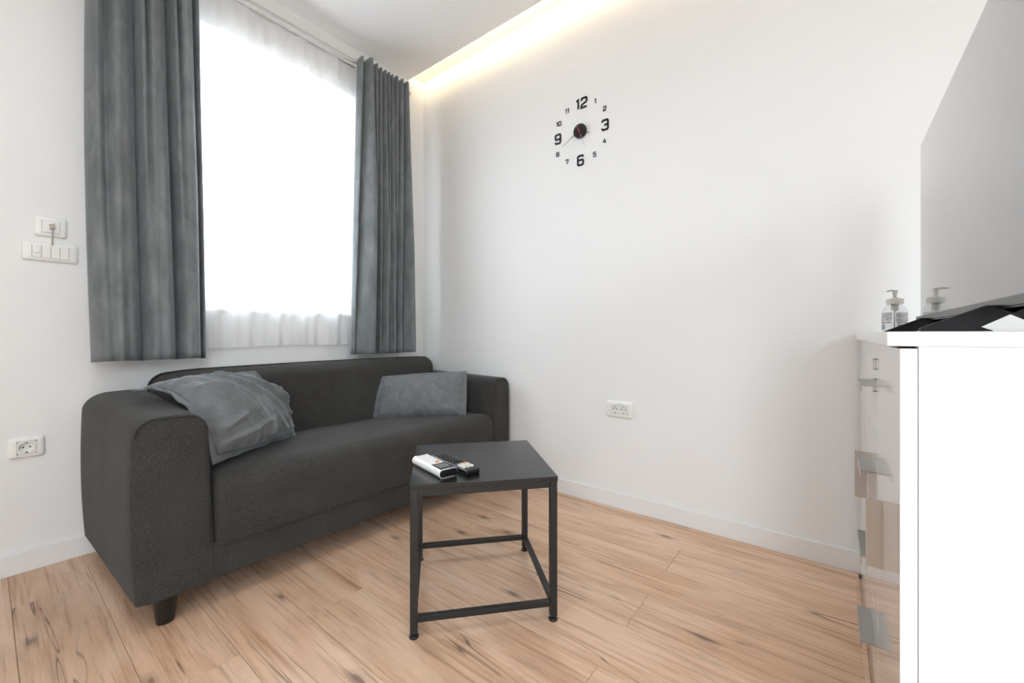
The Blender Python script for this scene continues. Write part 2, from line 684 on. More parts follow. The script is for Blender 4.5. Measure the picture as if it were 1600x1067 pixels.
for y in (DY0, DY1 - .07):
    dpart('door_frame', y, y + .07, .05, DZ1, 'pvc')
dpart('door_frame', DY0 + .07, DY1 - .07, .05, .13, 'pvc')
dpart('door_frame', DY0 + .07, DY1 - .07, DZ1 - .08, DZ1, 'pvc')
dpart('pane', DY0 + .07, DY1 - .07, .13, DZ1 - .08, 'glass', -.112, -.106)

# ceiling lamp (flat round panels behind the camera)
for k, (lx, ly, which) in enumerate(((-1.95, -1.60, 'nearer the window wall'), (-2.45, -3.30, 'nearer the balcony door'))):
    lp = tag(empty('ceiling_lamp', (lx, ly, ZC)), 'round flat white ceiling lamp panel ' + which, 'lamp', 'ceiling lamp panels')
    b1 = lathe(bmesh.new(), [(.22, 0), (.22, -.03), (.21, -.035), (.205, -.028)], 48)
    obj('housing', b1, M['pvc'], lp)
    obj('diffuser', cyl(bmesh.new(), (0, 0, -.034), (0, 0, 1), .203, .203, .006, 48), M['lamp'], lp)

# warm LED strip hidden in the ceiling recess
o = obj('led_strip', nbox(-.158, -.152, Y0 + .05, -.03, ZC + .0105, ZC + .034), M['led'])
tag(o, 'warm white LED strip tucked in the ceiling recess above the clock wall', 'light strip')

# ------------------------------------------------------------------ sofa
SP = Vector((-1.667, -.777, 0))
SA = R(-1.3)
sofa = tag(empty('sofa', SP, SA), 'low charcoal fabric two-seat sofa standing under the window', 'sofa')


def arm_left(p, q):
    f = max(0, min(1, p.y / .74))
    if q.x < 0:
        p.x += q.x * .040 * f
        p.x += q.x * .010 * (1 - q.z * q.z)
    p.x += .012 * q.z * -1 * (1 if q.x > 0 else .4)
    p.z += .018 * f * (q.z > .3) * q.z
    p.z += .008 * (1 - q.x * q.x) * (q.z > .5)
    p.y -= .006 * (1 - q.x * q.x) * (1 - q.z * q.z) * (q.y < -.9)
    p.z = max(p.z, .09)
    return p


al = obj('armrest', rbox((0, 0, .045), (.180, .735, .606), (.046, .020, .052), 5, (5, 12, 10), arm_left), M['sofa'], sofa, True)


def arm_right(p, q):
    f = max(0, min(1, p.y / .74))
    p.z += .014 * f * (q.z > .3) * q.z
    p.x += .004 * (1 - q.z * q.z) * q.x
    p.z = max(p.z, .09)
    return p


ar = obj('armrest', rbox((1.497, .0, .045), (1.628, .735, .606), (.038, .02, .045), 5, (5, 12, 10), arm_right), M['sofa'], sofa, True)

# piped seam round the front of each arm
for par, x0, x1, zt, lean in ((al, .006, .174, .609, 1), (ar, 1.503, 1.622, .602, 0)):
    pts = []
    rr = .048
    for k in range(0, 8):
        a = math.pi - math.pi / 2 * k / 7
        pts.append((x0 + rr + rr * math.cos(a), .0050, zt - rr + rr * math.sin(a)))
    for k in range(8):
        a = math.pi / 2 - math.pi / 2 * k / 7
        pts.append((x1 - rr + rr * math.cos(a), .0050, zt - rr + rr * math.sin(a)))
    for k in range(1, 7):
        pts.append((x1, .0050, zt - rr - (zt - rr - .12) * k / 6))
    if lean:
        pts = [(p[0] - .010 * (p[2] - .35) / .26, p[1], p[2]) for p in pts]
    obj('seam', tube(bmesh.new(), pts, .0016, 6), M['seam'], par, True)


def seat_def(p, q):
    f = max(0, min(1, p.y / .6))
    if q.z > 0:
        p.z += (-.030 * f) * q.z + .010 * (1 - q.x ** 2) * (1 - q.y ** 2) * (q.z > .6)
        p.z += .004 * noise.noise(Vector((p.x * 5, p.y * 5, 1)))
    if q.y < -.5:
        p.y -= .008 * (1 - q.z ** 2) * (1 - q.x ** 8)
    p.z = max(p.z, .192)
    return p


sc = obj('seat_cushion', rbox((.178, -.002, .140), (1.500, .60, .412), (.03, .070, .062), 6, (22, 10, 5), seat_def), M['sofa'], sofa, True)
# closing seam below the seat cushion
obj('seam', tube(bmesh.new(), [(.19 + 1.30 * k / 20, .007, .192) for k in range(21)], .002, 6), M['seam'], sc, True)


def base_def(p, q):
    if q.y < 0 and q.z < 0:
        p.z += .003 * math.sin(p.x * 2.3)
    return p


obj('base', rbox((.165, .004, .088), (1.505, .70, .200), (.008, .008, .008), 3, (16, 6, 4), base_def), M['sofa'], sofa, True)


def back_def(p, q):
    g = (p.z - .2) / .51
    p.y += .075 * g * (1 if q.y < 0 else .0)
    if q.y < 0:
        p.y -= .018 * (1 - q.x ** 4) * (1 - q.z ** 2)
    if q.z > .4:
        p.z += .010 * (q.x * .5 + .5) * q.z - .012 * (q.x < -.8) * (-q.x - .8) / .2
        p.z += .006 * (1 - q.x ** 2)
    return p


obj('backrest', rbox((.135, .505, .20), (1.565, .738, .702), (.06, .07, .055), 6, (24, 5, 10), back_def), M['sofa'], sofa, True)
for lx, ly in ((.072, .046), (1.56, .046), (.075, .66), (1.55, .66)):
    b1 = bmesh.new()
    lathe(b1, [(.019, 0), (.021, .003), (.030, .085), (.031, .094)], 20, 1.05, .95, (lx, ly, 0))
    obj('leg', b1, M['leg'], sofa, True, 40)


# ------------------------------------------------------------------ cushions
def cushion(name, ctrl, thick, label, seed, flange=.07, wr=1.0, n=56, folds=()):
    """ctrl: 3x3 local sofa points (rows v: bottom..top, columns u: left..right)"""
    mtx = Matrix.Translation(SP) @ Matrix.Rotation(SA, 4, 'Z')

    def lag(t):
        return ((1 - t) * (1 - 2 * t), 4 * t * (1 - t), t * (2 * t - 1))

    def pos(u, v):
        a, b = lag(u), lag(v)
        p = Vector((0, 0, 0))
        for j in range(3):
            for k in range(3):
                p += Vector(ctrl[j][k]) * a[k] * b[j]
        return p
    c = mtx @ pos(.5, .5)
    body, fl_ = bmesh.new(), bmesh.new()

    def nrm(u, v):
        e = .01
        return (pos(min(1, u + e), v) - pos(max(0, u - e), v)).cross(pos(u, min(1, v + e)) - pos(u, max(0, v - e))).normalized()

    def prof(u, v):
        uu, vv = (u - .5) * 2, (v - .5) * 2
        e = 1 - flange * 1.6
        uu, vv = uu / e, vv / e
        if abs(uu) >= 1 or abs(vv) >= 1:
            return 0
        return ((1 - uu ** 4) ** .55) * ((1 - vv ** 4) ** .55) * (.62 + .38 * (1 - uu * uu) * (1 - vv * vv)) 

    def wrinkle(u, v):
        h = .0
        q = Vector((u * 2.2 + seed, v * 2.2, seed))
        h += .009 * noise.noise(q)
        a = noise.noise(Vector((u * 1.7, v * 1.3, seed + 5)))
        w = u * .8 + v * .75 + a * .35
        for fq, am in ((2.1, .011), (4.3, .006)):
            r_ = 1 - 2.2 * abs(noise.noise(Vector((w * fq * 1.6, (u - v) * fq * .45, seed + fq))))
            h += am * max(0, r_) ** 2 * (.4 + .9 * abs(noise.noise(Vector((u * 2.5, v * 2.5, seed + 9)))))
        edge = max(abs(u - .5), abs(v - .5)) * 2
        h += .004 * math.sin((u if abs(v - .5) > abs(u - .5) else v) * 60 + seed) * max(0, edge - .62) * 2
        for (fx, fy, ang, ln, wd, am) in folds:
            dx, dy = u - fx, v - fy
            s = dx * math.cos(ang) + dy * math.sin(ang)
            t = -dx * math.sin(ang) + dy * math.cos(ang) + .12 * s * s
            h += am * math.exp(-(s / ln) ** 2 - (t / wd) ** 2)
        return h * wr
    inv = Matrix.Translation(-c)
    for side in (1, -1):
        g = []
        for j in range(n + 1):
            row = []
            for k in range(n + 1):
                u, v = k / n, j / n
                pf = prof(u, v)
                d = thick * pf + .0022
                if side > 0:
                    d += wrinkle(u, v) * min(1, pf * 1.8)
                rag = .010 * noise.noise(Vector((u * 9, v * 9, seed + 3))) * max(0, max(abs(u - .5), abs(v - .5)) * 2 - .82) / .18
                p = pos(u, v)
                nn = nrm(u, v)
                p = p + nn * (d * (1 if side > 0 else -.62) + rag)
                row.append(body.verts.new(inv @ (mtx @ p)))
            g.append(row)
        for j in range(n):
            for k in range(n):
                f = (g[j][k], g[j][k + 1], g[j + 1][k + 1], g[j + 1][k])
                body.faces.new(f if side > 0 else f[::-1])
        if side > 0:
            top = g
        else:
            bot = g
    ring = [(0, k) for k in range(n)] + [(j, n) for j in range(n)] + [(n, k) for k in range(n, 0, -1)] + [(j, 0) for j in range(n, 0, -1)]
    for a, b2 in zip(ring, ring[1:] + ring[:1]):
        body.faces.new((top[a[0]][a[1]], bot[a[0]][a[1]], bot[b2[0]][b2[1]], top[b2[0]][b2[1]]))
    # stitch line where the flange begins
    fr = flange * .8
    path = []
    m = 28
    for k in range(m):
        path.append((fr + (1 - 2 * fr) * k / m, fr))
    for k in range(m):
        path.append((1 - fr, fr + (1 - 2 * fr) * k / m))
    for k in range(m):
        path.append((1 - fr - (1 - 2 * fr) * k / m, 1 - fr))
    for k in range(m):
        path.append((fr, 1 - fr - (1 - 2 * fr) * k / m))
    pts = [inv @ (mtx @ (pos(u, v) + nrm(u, v) * .004)) for u, v in path]
    tube(fl_, pts, .0014, 5, True)
    root = empty(name, c)
    tag(root, label, 'cushion', 'velvet cushions on the sofa')
    obj('cover', body, M['pillow'], root, True)
    obj('stitching', fl_, M['stitch'], root, True)
    return root


cushion('cushion',
        [[(.195, .060, .432), (.40, .225, .425), (.612, .425, .392)],
         [(.125, .130, .640), (.34, .235, .585), (.530, .420, .560)],
         [(.055, .440, .652), (.25, .425, .682), (.440, .430, .700)]],
        .058, 'crumpled grey velvet cushion draped over the near sofa arm', 2.3, .06, 1.9, 90,
        [(.62, .62, 1.9, .34, .018, .010), (.72, .66, 2.05, .36, .016, .011), (.82, .52, 1.75, .34, .014, .010), (.50, .70, 2.2, .26, .022, .010),
         (.30, .42, 2.3, .16, .03, .016), (.18, .52, 2.6, .12, .025, .014), (.16, .25, .5, .14, .02, .012), (.28, .18, .35, .2, .018, .010), (.5, .2, 1.2, .2, .02, .007)])
cushion('cushion',
        [[(1.061, .515, .392), (1.222, .312, .388), (1.386, .116, .392)],
         [(1.090, .532, .500), (1.262, .338, .505), (1.420, .145, .515)],
         [(1.139, .560, .612), (1.300, .372, .632), (1.458, .182, .643)]],
        .050, 'smooth grey velvet cushion leaning in the far corner of the sofa', 8.1, .06, .55, 48,
        [(.9, .12, 2.2, .12, .03, .012), (.93, .4, 1.8, .2, .03, .010), (.1, .3, 1.2, .3, .03, .010)])


# ------------------------------------------------------------------ curtains
def lobes(s, edges, sharp=.5):
    for k in range(len(edges) - 1):
        a, b = edges[k], edges[k + 1]
        if a <= s <= b:
            u = (s - a) / max(1e-6, b - a)
            return math.sin(math.pi * u) ** sharp * min(1, (b - a) * 3.2 + .25)
    return 0


def gauss(x, w):
    return math.exp(-(x / w) ** 2)


def left_profile(s, t):
    e = [0, .40 - .05 * (1 - t) ** 2, .715 - .075 * (1 - t) ** 1.5, .955 - .02 * (1 - t), 1]
    d = lobes(s, e, .75)
    up = max(0, 1 - t * 1.15)
    d -= .85 * (.30 + .70 * up) * gauss(s - .135 - .02 * t, .048)
    for v in (e[1], e[2]):
        d += .50 * up * gauss(s - v - .045, .022) - .45 * up * gauss(s - v - .095, .020)
    d -= .25 * (1 - up) * gauss(s - .55, .05) + .22 * (1 - up) * gauss(s - .27, .05) + .2 * gauss(s - .84, .05)
    d += .16 * noise.noise(Vector((s * 5, t * 1.8, 3.0)))
    return d


def right_profile(s, t):
    top = [0, .10, .26, .36, .45, .53, .60, .67, .78, .89, 1]
    bot = [0, .02, .33, .36, .45, .56, .62, .68, .72, .80, 1]
    w = min(1, t * 1.1) ** .9
    e = [a + (b - a) * w for a, b in zip(top, bot)]
    d = lobes(s, e, .8) * 1.15
    d += .12 * noise.noise(Vector((s * 6, t * 1.6, 9.0)))
    d *= (1 - .95 * w * gauss(s - .375, .030)) * (1 - .6 * w * gauss(s - .585, .018)) * (1 - .7 * w * gauss(s - .70, .018))
    return d


def curtain_bm(xt, xb, zt, zb, y0, d0, d1, prof, ns=260, nt=60, topwave=0.0, bow=.012):
    bm = bmesh.new()
    g = []
    for j in range(nt + 1):
        t = j / nt
        xl = xt[0] + (xb[0] - xt[0]) * t - bow * math.sin(math.pi * t)
        xr = xt[1] + (xb[1] - xt[1]) * t
        dep = d0 + (d1 - d0) * min(1, t * 1.6)
        row = []
        for k in range(ns + 1):
            s = k / ns
            d = max(0.0, prof(s, t))
            x = xl + (xr - xl) * s
            z = zt + (zb - zt) * t
            if j == 0:
                z += topwave * (d - .5)
            if j == nt:
                z += .008 * (d - .5)
            row.append(bm.verts.new((x, y0 - dep * d, z)))
        g.append(row)
    for j in range(nt):
        for k in range(ns):
            bm.faces.new((g[j][k], g[j][k + 1], g[j + 1][k + 1], g[j + 1][k]))
    return bm


def curtain(name, label, bm, m, c, thick=.003):
    bmesh.ops.translate(bm, vec=-Vector(c), verts=bm.verts)
    o = obj(name, bm, m, None, True)
    o.location = c
    if thick:
        md = o.modifiers.new('thickness', 'SOLIDIFY')
        md.thickness = thick
        md.offset = 0
    tag(o, label, 'curtain')
    return o


cl = curtain('curtain', 'grey velvet curtain hanging left of the window beside the switches',
             curtain_bm((-1.688, -1.350), (-1.676, -1.322), 2.52, .752, -.100, .085, .105, left_profile), M['curtain'], (-1.5, -.10, .75))
cr = curtain('curtain', 'grey velvet curtain hanging right of the window near the corner',
             curtain_bm((-.578, -.222), (-.624, -.203), 2.478, .742, -.100, .060, .105, right_profile, topwave=.03, bow=0), M['curtain'], (-.4, -.10, .75))
cl['group'] = cr['group'] = 'velvet curtains at the window'

# sheer voile
bm = bmesh.new()
hem = bmesh.new()
ns, nt = 260, 30
sx0, sx1, sz0, sz1 = -1.44, -.43, .796, 2.450
prof_ = []
for k in range(ns + 1):
    s = k / ns
    prof_.append((s, .012 * math.sin(s * 41 + 2.2 * noise.noise(Vector((s * 4, 0, 1)))) + .012 * noise.noise(Vector((s * 9, 3, 2))) + .007 * math.sin(s * 97)))
for tgt, za, zb, m_, off in ((bm, sz1, sz0, nt, 0), (hem, sz0 + .030, sz0 + .0005, 2, -.0015)):
    g = []
    for j in range(m_ + 1):
        t = j / m_
        row = []
        for k, (s, d) in enumerate(prof_):
            z = za + (zb - za) * t
            tt = (sz1 - z) / (sz1 - sz0)
            amp = .55 + .65 * tt
            wob = .010 * noise.noise(Vector((s * 6, tt * 1.5, 7)))
            dz = .012 * noise.noise(Vector((s * 2.5, 0, 11))) * tt
            row.append(tgt.verts.new((sx0 + (sx1 - sx0) * s + wob * .6, -.040 + d * amp * .8 + wob * .8 + off, z + dz)))
        g.append(row)
    for j in range(m_):
        for k in range(ns):
            tgt.faces.new((g[j][k], g[j][k + 1], g[j + 1][k + 1], g[j + 1][k]))
for b_ in (bm, hem):
    bmesh.ops.translate(b_, vec=(.95, .052, -.8), verts=b_.verts)
sheer = empty('sheer_curtain', (-.95, -.052, .8))
tag(sheer, 'white sheer voile curtain glowing across the window', 'curtain')
obj('voile', bm, M['sheer'], sheer, True)
obj('hem', hem, M['sheer'], sheer, True)

# curtain rods
rod = tag(empty('curtain_rod', (-.95, -.082, 2.455)), 'double steel curtain rod with brackets above the window', 'curtain rod')
obj('rod', cyl(bmesh.new(), (.02, 0, 0), (1, 0, 0), .0105, .0105, 1.46, 20), M['steel'], rod, True, 40)
obj('rear_rod', cyl(bmesh.new(), (.02, .042, -.004), (1, 0, 0), .006, .006, 1.40, 16), M['steel'], rod, True, 40)
for sx in (-1, 1):
    obj('finial', cyl(bmesh.new(), (.02 + sx * .735, 0, 0), (1, 0, 0), .0135, .0135, .026, 20, .003), M['steel'], rod, True, 40)
    b1 = bmesh.new()
    box(b1, sx * .70 - .006, sx * .70 + .006, 0, .080, .0095, .018)
    box(b1, sx * .70 - .012, sx * .70 + .012, .077, .082, -.035, .055, .001, 1)
    obj('bracket', b1, M['steel'], rod)

# ------------------------------------------------------------------ side table
TH = .432
ta = R(-41.8)
TW = .430
tc_ = Vector((-.8945, -1.351, 0))
table = tag(empty('side_table', (tc_.x, tc_.y, 0), ta), 'square black metal side table with thin legs in front of the sofa', 'table')
h = TW / 2
obj('tabletop', nbox(-h, h, -h, h, TH - .015, TH, .0012, 2), M['tabletop'], table)
L = h - .0015
for sx in (-1, 1):
    for sy in (-1, 1):
        lg = obj('leg', nbox(sx * L - (.021 if sx > 0 else 0), sx * L + (.021 if sx < 0 else 0),
                             sy * L - (.021 if sy > 0 else 0), sy * L + (.021 if sy < 0 else 0), .014, TH - .0152, .0012, 2), M['black'], table)
        b1 = bmesh.new()
        cx_, cy_ = sx * (L - .0105), sy * (L - .0105)
        lathe(b1, [(.0135, 0), (.0135, .004), (.010, .0065), (.0055, .008), (.0055, .0145)], 18, loc=(cx_, cy_, 0))
        obj('foot', b1, M['black'], lg, True, 40)
for sg in (-1, 1):
    for z0, z1, nm in ((.044, .060, 'lower_rail'), (TH - .0345, TH - .0155, 'apron_rail')):
        yy = sg * (L - .0105)
        obj(nm, nbox(-L + .0215, L - .0215, yy - .0085, yy + .0085, z0, z1, .0010, 2), M['black'], table)
        obj(nm, nbox(yy - .0085, yy + .0085, -L + .0215, L - .0215, z0, z1, .0010, 2), M['black'], table)


# ------------------------------------------------------------------ remotes
def frame2(far, near):
    far, near = Vector((*far, 0)), Vector((*near, 0))
    a = math.atan2(near.y - far.y, near.x - far.x)
    return (far + near) / 2, a, (near - far).length


c, a, ln = frame2((-1.045, -1.232), (-1.085, -1.405))
rem = tag(empty('remote_control', (c.x, c.y, TH), a), 'white air conditioner remote with small grey display on the table', 'remote control')
hl, hw, ht = ln / 2, .031, .026
b1 = bmesh.new()
prof = rrect(2 * hw, ht, ht * .49, 8, 0, ht / 2)
slab_outline(b1, prof, 2 * hl, lambda x, y, d: Vector((-hl + d, x, y + .0003)))
es = [e for e in b1.edges if abs(e.verts[0].co.x - e.verts[1].co.x) < 1e-5]
bmesh.ops.bevel(b1, geom=es, offset=.0015, segments=2, affect='EDGES')
body = obj('body', b1, M['remote_w'], rem, True, 35)
b1 = bmesh.new()
slab_outline(b1, rrect(2 * hw - .004, ht - .004, (ht - .004) * .48, 8, 0, ht / 2), .002, lambda x, y, d: Vector((hl - .0005 + d, x, y + .0003)))
obj('end_window', b1, M['remote_b'], rem)
b1 = bmesh.new()
slab_outline(b1, rrect(.004, .046, .0019, 3), .0015, lambda x, y, d: Vector((-hl + .004 + x, y * .7, ht - .0006 + d)))
obj('hanging_slot', b1, M['remote_b'], rem)
scr = obj('display_bezel', nbox(hl - .062, hl - .002, -.0235, .0235, ht - .0002, ht + .0006, .0003, 1), M['remote_b'], rem)
obj('display', nbox(hl - .052, hl - .016, -.018, .018, ht + .0005, ht + .0010), M['lcd'], scr)
b1 = bmesh.new()
slab_outline(b1, rrect(.014, .013, .0055, 5), .0018, lambda x, y, d: Vector((hl - .078 + x, .006 + y, ht - .0004 + d)))
obj('power_key', b1, M['orange'], rem)
b1 = bmesh.new()
for gx in range(4):
    for gy in range(3):
        slab_outline(b1, rrect(.010, .008, .0025, 3), .0012, lambda x, y, d: Vector((-hl + .024 + gx * .019 + x, -.015 + gy * .015 + y, ht - .0004 + d)))
k_ = obj('keys', b1, M['remote_w'], rem)
b1 = bmesh.new()
for gx in range(4):
    for gy in range(3):
        bx, by = -hl + .024 + gx * .019, -.015 + gy * .015
        box(b1, bx - .0022, bx + .0022, by - .0007, by + .0007, ht + .0007, ht + .0010)
obj('key_print', b1, M['key_g'], k_)

c, a, ln = frame2((-.978, -1.238), (-1.025, -1.450))
rem2 = tag(empty('remote_control', (c.x, c.y, TH), a), 'black television remote with cream number keys beside the white remote', 'remote control')
hl, hw, ht = ln / 2, .0245, .017
obj('body', rbox((-hl, -hw, .0003), (hl, hw, ht), (.004, .006, .006), 4, (4, 3, 2)), M['remote_b'], rem2, True)


def keys(name, cells, w, l, m, hgt=.0024):
    b1 = bmesh.new()
    for (kx, ky) in cells:
        slab_outline(b1, rrect(l, w, min(l, w) * .42, 4), hgt, lambda x, y, d: Vector((kx + x, ky + y, ht - .0005 + d)))
    o = obj(name, b1, m, rem2)
    if len(cells) > 1:
        o['kind'] = 'stuff'
    return o


keys('number_keys', [(hl - .030 - .0135 * i, -.014 + .014 * j) for i in range(3) for j in range(3)], .0105, .0105, M['key_w'], .004)
keys('red_key', [(hl - .071, .0155)], .0075, .007, M['orange'])
keys('yellow_key', [(hl - .071, .0005)], .0075, .007, M['yellow'])
keys('blue_key', [(hl - .071, -.0145)], .0075, .007, M['blue'])
bk = [(-hl + .018 + .0145 * i, -.015 + .010 * j) for i in range(8) for j in range(4)]
bo = keys('black_keys', bk, .0068, .0088, M['remote_b'], .003)
b1 = bmesh.new()
for (kx, ky) in bk:
    box(b1, kx - .0022, kx + .0022, ky - .0010, ky + .0010, ht + .0025, ht + .0028)
obj('key_print', b1, M['key_g'], bo)['kind'] = 'stuff'


# ------------------------------------------------------------------ wall clock of loose numerals
DIG = {
    '0': [[(.12, 0), (.88, 0), (1, .12), (1, .88), (.88, 1), (.12, 1), (0, .88), (0, .12), (.12, 0)]],
    '1': [[(.30, .86), (.70, 1.0), (.70, 0)]],
    '2': [[(0, .78), (0, .90), (.12, 1), (.88, 1), (1, .88), (1, .62), (.9, .52), (.10, .30), (0, .20), (0, 0), (1, 0)]],
    '3': [[(0, .82), (0, .90), (.12, 1), (.88, 1), (1, .88), (1, .62), (.86, .52), (.35, .52)], [(.86, .52), (1, .42), (1, .12), (.88, 0), (.12, 0), (0, .12), (0, .2)]],
    '4': [[(.62, 1), (0, .30), (1, .30)], [(.76, .62), (.76, 0)]],
    '5': [[(1, 1), (.08, 1), (.04, .56), (.86, .58), (1, .46), (1, .12), (.88, 0), (.12, 0), (0, .10), (0, .18)]],
    '6': [[(1, .82), (1, .90), (.88, 1), (.12, 1), (0, .88), (0, .12), (.12, 0), (.88, 0), (1, .12), (1, .44), (.88, .54), (.02, .54)]],
    '7': [[(0, .82), (0, 1), (1, 1), (1, .84), (.42, 0)]],
    '8': [[(.14, .54), (.02, .64), (.02, .88), (.14, 1), (.86, 1), (.98, .88), (.98, .64), (.86, .54), (.14, .54), (0, .42), (0, .12), (.12, 0), (.88, 0), (1, .12), (1, .42), (.86, .54)]],
    '9': [[(0, .18), (0, .10), (.12, 0), (.88, 0), (1, .12), (1, .88), (.88, 1), (.12, 1), (0, .88), (0, .56), (.12, .46), (.98, .46)]],
}


def stroke(bm, pts, w, to, t):
    pts = [Vector(p) for p in pts]
    closed = (pts[0] - pts[-1]).length < 1e-6
    if closed:
        pts = pts[:-1]
    n = len(pts)
    lf, rt = [], []
    for i in range(n):
        a = pts[i - 1] if (closed or i > 0) else None
        b = pts[(i + 1) % n] if (closed or i < n - 1) else None
        d1 = (pts[i] - a).normalized() if a is not None else None
        d2 = (b - pts[i]).normalized() if b is not None else None
        if d1 is None:
            nn, k = Vector((-d2.y, d2.x)), 1
        elif d2 is None:
            nn, k = Vector((-d1.y, d1.x)), 1
        else:
            n1, n2 = Vector((-d1.y, d1.x)), Vector((-d2.y, d2.x))
            nn = (n1 + n2).normalized()
            k = min(1.6, 1 / max(.3, nn.dot(n1)))
        lf.append(pts[i] + nn * w * k / 2)
        rt.append(pts[i] - nn * w * k / 2)
    V = [[bm.verts.new(to(p.x, p.y, dd)) for p in s] for dd in (0, t) for s in (lf, rt)]
    m = n if closed else n - 1
    for i in range(m):
        j = (i + 1) % n
        bm.faces.new((V[0][i], V[0][j], V[1][j], V[1][i]))
        bm.faces.new((V[2][i], V[3][i], V[3][j], V[2][j]))
        bm.faces.new((V[0][i], V[2][i], V[2][j], V[0][j]))
        bm.faces.new((V[1][i], V[1][j], V[3][j], V[3][i]))
    if not closed:
        for i in (0, n - 1):
            bm.faces.new((V[0][i], V[1][i], V[3][i], V[2][i]))


CY, CZ = -1.257, 1.917
clock = tag(empty('wall_clock', (0, CY, CZ - .03)), 'black frameless wall clock with loose numerals stuck on the wall', 'clock')


def numeral(txt, y, z, hgt, wid, sw):
    b1 = bmesh.new()
    gap = wid * .28 + sw
    widths = [wid * (.36 if ch == '1' else 1) for ch in txt]
    tot = sum(widths) + gap * (len(txt) - 1)
    x = -tot / 2
    for ch, cw in zip(txt, widths):
        for st in DIG[ch]:
            if ch == '1':
                pp = [(x + cw * ((q[0] - .3) / .4), -hgt / 2 + q[1] * hgt) for q in st]
            else:
                pp = [(x + cw * q[0], -hgt / 2 + q[1] * hgt) for q in st]
            stroke(b1, pp, sw, lambda px, py, d: Vector((-d - .0004, (y - CY) - px, (z - CZ + .03) + py)), .003)
        x += cw + gap
    obj('numeral', b1, M['clock'], clock)


for txt, y, z in (('12', -1.261, 2.064), ('3', -1.394, 1.910), ('6', -1.255, 1.767), ('9', -1.118, 1.918)):
    numeral(txt, y, z, .048, .031, .0096)
for txt, y, z in (('1', -1.340, 2.048), ('2', -1.392, 1.993), ('4', -1.391, 1.830), ('5', -1.336, 1.777), ('7', -1.174, 1.780), ('8', -1.116, 1.835), ('10', -1.122, 1.999), ('11', -1.174, 2.052)):
    numeral(txt, y, z, .0215, .0150, .0038)
obj('movement', cyl(bmesh.new(), (-.0095, 0, .03), (1, 0, 0), .036, .036, .018, 48, .0015), M['clock'], clock, True, 40)
obj('axle', cyl(bmesh.new(), (-.022, 0, .03), (1, 0, 0), .0028, .0028, .008, 16), M['steel'], clock, True, 40)


def hand(name, tip, tail, w0, w1, x, m):
    tip, tail = Vector(tip), Vector(tail)
    d = (tip - tail).normalized()
    nn = Vector((-d.y, d.x))
    pts = [tail + nn * w0, tip + nn * w1, tip - nn * w1, tail - nn * w0]
    b1 = bmesh.new()
    slab_outline(b1, [(p.x, p.y) for p in pts], .0008, lambda px, py, dd: Vector((x - dd, px - CY, py - CZ + .03)))
    obj(name, b1, m, clock)


hand('minute_hand', (-1.155, 1.859), (-1.262, 1.920), .0022, .0007, -.0205, M['clock'])
hand('hour_hand', (-1.317, 1.888), (-1.252, 1.9195), .0028, .0010, -.0195, M['clock'])
hand('second_hand', (-1.268, 1.887), (-1.243, 1.944), .0018, .0014, -.0225, M['red'])
hand('second_hand_tip', (-1.290, 1.822), (-1.268, 1.887), .0009, .0006, -.0225, M['key_g'])


# ------------------------------------------------------------------ sockets and switches
def plate(name, label, cat, wall, p, z, w, hh, iw, ih, group=None):
    """wall 'L': plane y=0 facing -y, p = x; wall 'R': plane x=0 facing -x, p = y"""
    if wall == 'L':
        root = empty(name, (p, 0, z))
    else:
        root = empty(name, (0, p, z), R(-90))
    tag(root, label, cat, group)
    # local: x along the wall to the right, -y out of the wall, z up
    b1 = bmesh.new()
    rings = []
    for (inset, dep) in ((0, 0), (0, .004), (.002, .0075), (.006, .0098), (.013, .0108)):
        rings.append([b1.verts.new((x, -dep, y)) for x, y in rrect(w - 2 * inset, hh - 2 * inset, max(.003, .009 - inset * .4), 5)])
    for a_, b_ in zip(rings, rings[1:]):
        for i in range(len(a_)):
            b1.faces.new((a_[i], a_[(i + 1) % len(a_)], b_[(i + 1) % len(b_)], b_[i]))
    # rectangular opening for the modules
    for dep in (.0108, .0010):
        rings.append([b1.verts.new((x, -dep, y)) for x, y in rrect(iw, ih, .0006, 5)])
        a_, b_ = rings[-2], rings[-1]
        for i in range(len(a_)):
            b1.faces.new((a_[i], a_[(i + 1) % len(a_)], b_[(i + 1) % len(b_)], b_[i]))
    b1.faces.new(rings[0][::-1])
    obj('plate', b1, M['plate'], root, True, 50)
    return root


def insert(root, x0, x1, z0, z1):
    """module sits proud of the plate inside a thin shadow groove"""
    g = obj('backing', nbox(x0 - .0008, x1 + .0008, -.0010, -.0004, z0 - .0008, z1 + .0008), M['groove'], root)
    return g


def schuko(root, cx, cz, r=.0185, vertical_pins=False):
    # recessed round well
    b1 = bmesh.new()
    prof = [(r * 1.08, .0128), (r * 1.03, .0132), (r, .0125), (r * .97, -.0005), (0.0001, -.0010)]
    seg = 32
    rg = []
    for rr, d in prof:
        rg.append([b1.verts.new((cx + rr * math.cos(2 * math.pi * i / seg), -d - .0004 if d > 0 else -.0012, cz + rr * math.sin(2 * math.pi * i / seg))) for i in range(seg)])
    for a_, b_ in zip(rg, rg[1:]):
        for i in range(seg):
            b1.faces.new((a_[i], a_[(i + 1) % seg], b_[(i + 1) % seg], b_[i]))
    b1.faces.new(rg[-1])
    w = obj('socket_well', b1, M['plate'], root, True, 40)
    for sx in (-1, 1):
        obj('pin_hole', cyl(bmesh.new(), (cx + sx * .0082, -.0015, cz), (0, 1, 0), .0026, .0026, .002, 14), M['hole'], w)
    for sz in (-1, 1):
        obj('earth_clip', nbox(cx - .0028, cx + .0028, -.012, -.0015, cz + sz * (r * .95) - .0016, cz + sz * (r * .95) + .0016), M['hole'], w)
    return w


